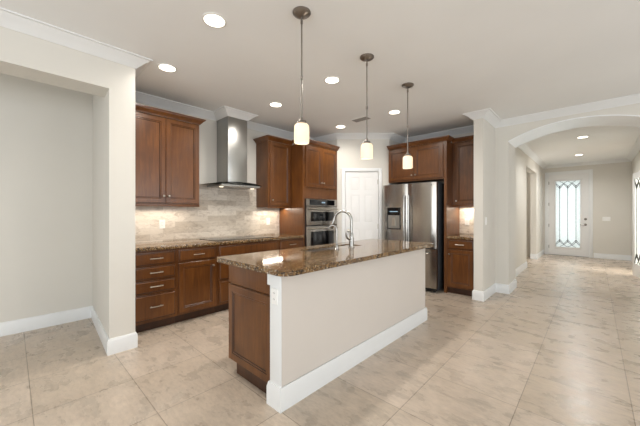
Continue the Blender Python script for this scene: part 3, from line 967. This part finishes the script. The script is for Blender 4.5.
# small filtered-water tap
t = thing('water_tap', 'small gooseneck drinking water tap left of the main faucet', 'tap', (-1.88, 2.24, Z0))
MB().lathe([(0, 0), (0.026, 0), (0.026, 0.006), (0.018, 0.012), (0.014, 0.05), (0.008, 0.06), (0, 0.06)], n=20).build('base', 'chrome', t)
pts = [(0, 0, 0.05), (0, 0, 0.19)]
for k in range(1, 11):
    a_ = pi * k / 10 * 0.9
    q = 0.045 - 0.045 * cos(a_); pts.append((dirx * q, diry * q, 0.195 + 0.045 * sin(a_)))
MB().tube(pts, 0.006, 10).build('spout', 'chrome', t)
MB().tube([(0, 0, 0.045), (0.02, -0.03, 0.055), (0.03, -0.045, 0.06)], [0.006, 0.005, 0.005], 8).build('lever', 'chrome', t)

# ------------------------------------------------------------------ outlets and switches
def outlet(name, label, loc, rz, group, kind='duplex', gangs=1, w=0.072, h=0.116):
    t = thing(name, label, 'outlet' if kind == 'duplex' else 'switch', loc, rz, group)
    W = w + 0.046 * (gangs - 1)
    MB().panel(-W / 2, W / 2, -h / 2, h / 2, [(0, 0), (0, 0.003), (0.003, 0.006)]).build('cover_plate', 'plastic_white', t)
    for g in range(gangs):
        cx = (g - (gangs - 1) / 2) * 0.046
        if kind == 'duplex':
            for z in (-0.020, 0.020):
                s = MB().lathe([(0, -0.0055), (0.0155, -0.0055), (0.0155, -0.0085), (0, -0.0085)], (cx, 0, z), 16, 'y').build('socket', 'plastic_white', t)
                q = MB()
                for sx in (-0.006, 0.006): q.box(cx + sx - 0.001, cx + sx + 0.001, -0.0092, -0.0085, z - 0.001, z + 0.008)
                q.build('slots', 'slot_dark', s)
        else:
            MB().panel(cx - 0.016, cx + 0.016, -0.033, 0.033, [(0, 0.0055), (0, 0.008), (0.002, 0.010)]).build('rocker', 'plastic_white', t)
    return t
outlet('wall_outlet', 'white outlet on the stone backsplash below the left two-door wall cabinet', (KX + 0.0105, 1.355, 1.135), RZL, 'outlets on the backsplash')
outlet('wall_outlet', 'white outlet on the stone backsplash between hood and oven cabinet', (KX + 0.0105, 3.05, 1.135), RZL, 'outlets on the backsplash')
outlet('wall_outlet', 'white outlet on backsplash above the short counter right of refrigerator', (-1.60, BY - 0.0105, 1.125), 0, 'outlets on the backsplash')
outlet('island_outlet', 'white outlet on the white corner post of the island', (-1.535, IY0 - 0.0102, 0.73), 0, None, w=0.064, h=0.105)
outlet('light_switch', 'white rocker switch on the side of the pier by the arch', (-1.1795, 4.85, 1.16), RZL, None, 'switch')
outlet('light_switch', 'white three-gang switch on the foyer wall right of the front door', (0.235, FY - 0.0005, 1.115), 0, None, 'switch', 3)

# ------------------------------------------------------------------ ceiling fittings
def recessed(loc, label):
    t = thing('recessed_light', label, 'ceiling light', loc, 0, 'recessed ceiling lights')
    MB().lathe([(0.074, 0.0), (0.090, 0.0), (0.090, -0.003), (0.080, -0.007), (0.074, -0.006), (0.074, 0.0)], n=36, closed=False).build('trim_ring', 'plastic_white', t)
    MB().lathe([(0, -0.002), (0.0745, -0.002), (0.0745, -0.005), (0.04, -0.007), (0, -0.007)], n=36).build('lens', 'lamp_lens', t)
    return t
first = None
SPOTS = [(-2.10, 1.06, 'recessed ceiling light nearest the camera, left of the first pendant'),
         (-3.13, 1.08, 'recessed ceiling light nearest the white pier, in front of left wall cabinet'),
         (-2.10, 2.42, 'recessed ceiling light between the first and second pendants'),
         (-3.13, 2.45, 'recessed ceiling light in front of the range hood chimney'),
         (-2.11, 3.81, 'recessed ceiling light between second and third pendants, toward refrigerator'),
         (-3.13, 3.83, 'recessed ceiling light in front of pantry door, beside the air vent'),
         (-0.17, 7.55, 'recessed hall ceiling light, the nearer one seen through the arch'),
         (-0.29, 9.80, 'recessed hall ceiling light, the one closer to the front door')]
def spot(loc, e, col=(1.0, 0.93, 0.84), size=radians(166)):
    l = bpy.data.lights.new('recessed_lamp', 'SPOT'); l.energy = e; l.color = col; l.spot_size = size; l.spot_blend = 0.75; l.shadow_soft_size = 0.07
    o = bpy.data.objects.new('recessed_lamp', l); COL.objects.link(o); o.location = loc
for i, (x, y, lab) in enumerate(SPOTS):
    if first is None: first = recessed((x, y, CH), lab); o = first
    else:
        o = copy_tree(first); o.location = (x, y, CH); o['label'] = lab
    spot((x, y, CH - 0.02), (45, 42, 45, 45, 45, 30)[i] if i < 6 else 75, (1.0, 0.95, 0.88) if i < 6 else (0.98, 0.99, 1.0))

l = bpy.data.lights.new('side_room_fill', 'POINT'); l.energy = 9; l.color = (1.0, 0.93, 0.84); l.shadow_soft_size = 0.2  # added fill that brightens the side room, no fitting behind it
lo = bpy.data.objects.new('side_room_fill', l); COL.objects.link(lo); lo.location = (-2.2, 9.0, 2.5)

# air vent
t = thing('air_vent', 'white louvred air vent in the ceiling before the pantry door', 'vent', (-2.65, 3.74, CH))
MB().panel(-0.16, 0.16, -0.085, 0.085, [(0, 0), (0, 0.004), (0.004, 0.007), (0.022, 0.007), (0.024, 0.001)]).build('frame', 'plastic_white', t)
t.rotation_euler = (0, 0, 0)
for ob in t.children: ob.rotation_euler = (radians(90), 0, 0); ob.name = 'frame'
m = MB()
for k in range(9):
    y = -0.058 + k * 0.0145
    m.rings([[(-0.137, y - 0.006, -0.002), (0.137, y - 0.006, -0.002), (0.137, y + 0.005, -0.010), (-0.137, y + 0.005, -0.010)],
             [(-0.137, y - 0.005, -0.001), (0.137, y - 0.005, -0.001), (0.137, y + 0.006, -0.009), (-0.137, y + 0.006, -0.009)]])
m.build('louvres', 'grille', t)

# pendants
def pendant(loc, label):
    t = thing('pendant_light', label, 'pendant light', loc, 0, 'pendant lights over the island')
    MB().lathe([(0, 0), (0.066, 0), (0.066, -0.008), (0.058, -0.016), (0.050, -0.020), (0.030, -0.030), (0.014, -0.034), (0, -0.034)], n=32).build('canopy', 'bronze', t)
    m = MB()
    m.cyl((0, 0, -0.030), (0, 0, -0.800), 0.0055, 10)
    m.lathe([(0, -0.060), (0.009, -0.060), (0.009, -0.085), (0, -0.085)], n=12)
    m.lathe([(0, -0.465), (0.009, -0.465), (0.009, -0.490), (0, -0.490)], n=12)
    m.tube([(0, 0, -0.034), (0.006, 0, -0.046), (0, 0, -0.060)], 0.004, 6)
    m.build('stem', 'bronze', t)
    MB().lathe([(0, -0.765), (0.010, -0.765), (0.014, -0.785), (0.030, -0.792), (0.034, -0.800), (0.034, -0.812), (0, -0.812)], n=24).build('socket_cap', 'bronze', t)
    MB().lathe([(0.028, -0.812), (0.046, -0.818), (0.0535, -0.832), (0.0550, -0.862), (0.0555, -0.940), (0.054, -0.953),
                (0.050, -0.953), (0.0515, -0.940), (0.0510, -0.862), (0.0495, -0.836), (0.044, -0.823), (0.028, -0.816), (0.028, -0.812)], n=32, closed=False).build('shade', 'opal_glass', t)
    MB().lathe([(0, -0.812), (0.012, -0.815), (0.014, -0.840), (0.022, -0.868), (0.024, -0.888), (0.016, -0.906), (0, -0.912)], n=18).build('bulb', 'bulb_glow', t)
    return t
p0 = None
for (y, lab) in ((1.455, 'bronze stem pendant with frosted glass shade, nearest of three over the island'),
                 (2.29, 'bronze stem pendant with frosted glass shade, middle one, before the pantry door'),
                 (3.11, 'bronze stem pendant with frosted glass shade, farthest, before the refrigerator cabinet')):
    if p0 is None: p0 = pendant((-1.555, y, CH), lab)
    else:
        o = copy_tree(p0); o.location = (-1.555, y, CH); o['label'] = lab
    l = bpy.data.lights.new('pendant_lamp', 'POINT'); l.energy = 2.0; l.color = (1.0, 0.91, 0.78); l.shadow_soft_size = 0.04
    lo = bpy.data.objects.new('pendant_lamp', l); COL.objects.link(lo); lo.location = (-1.555, y, CH - 1.08)
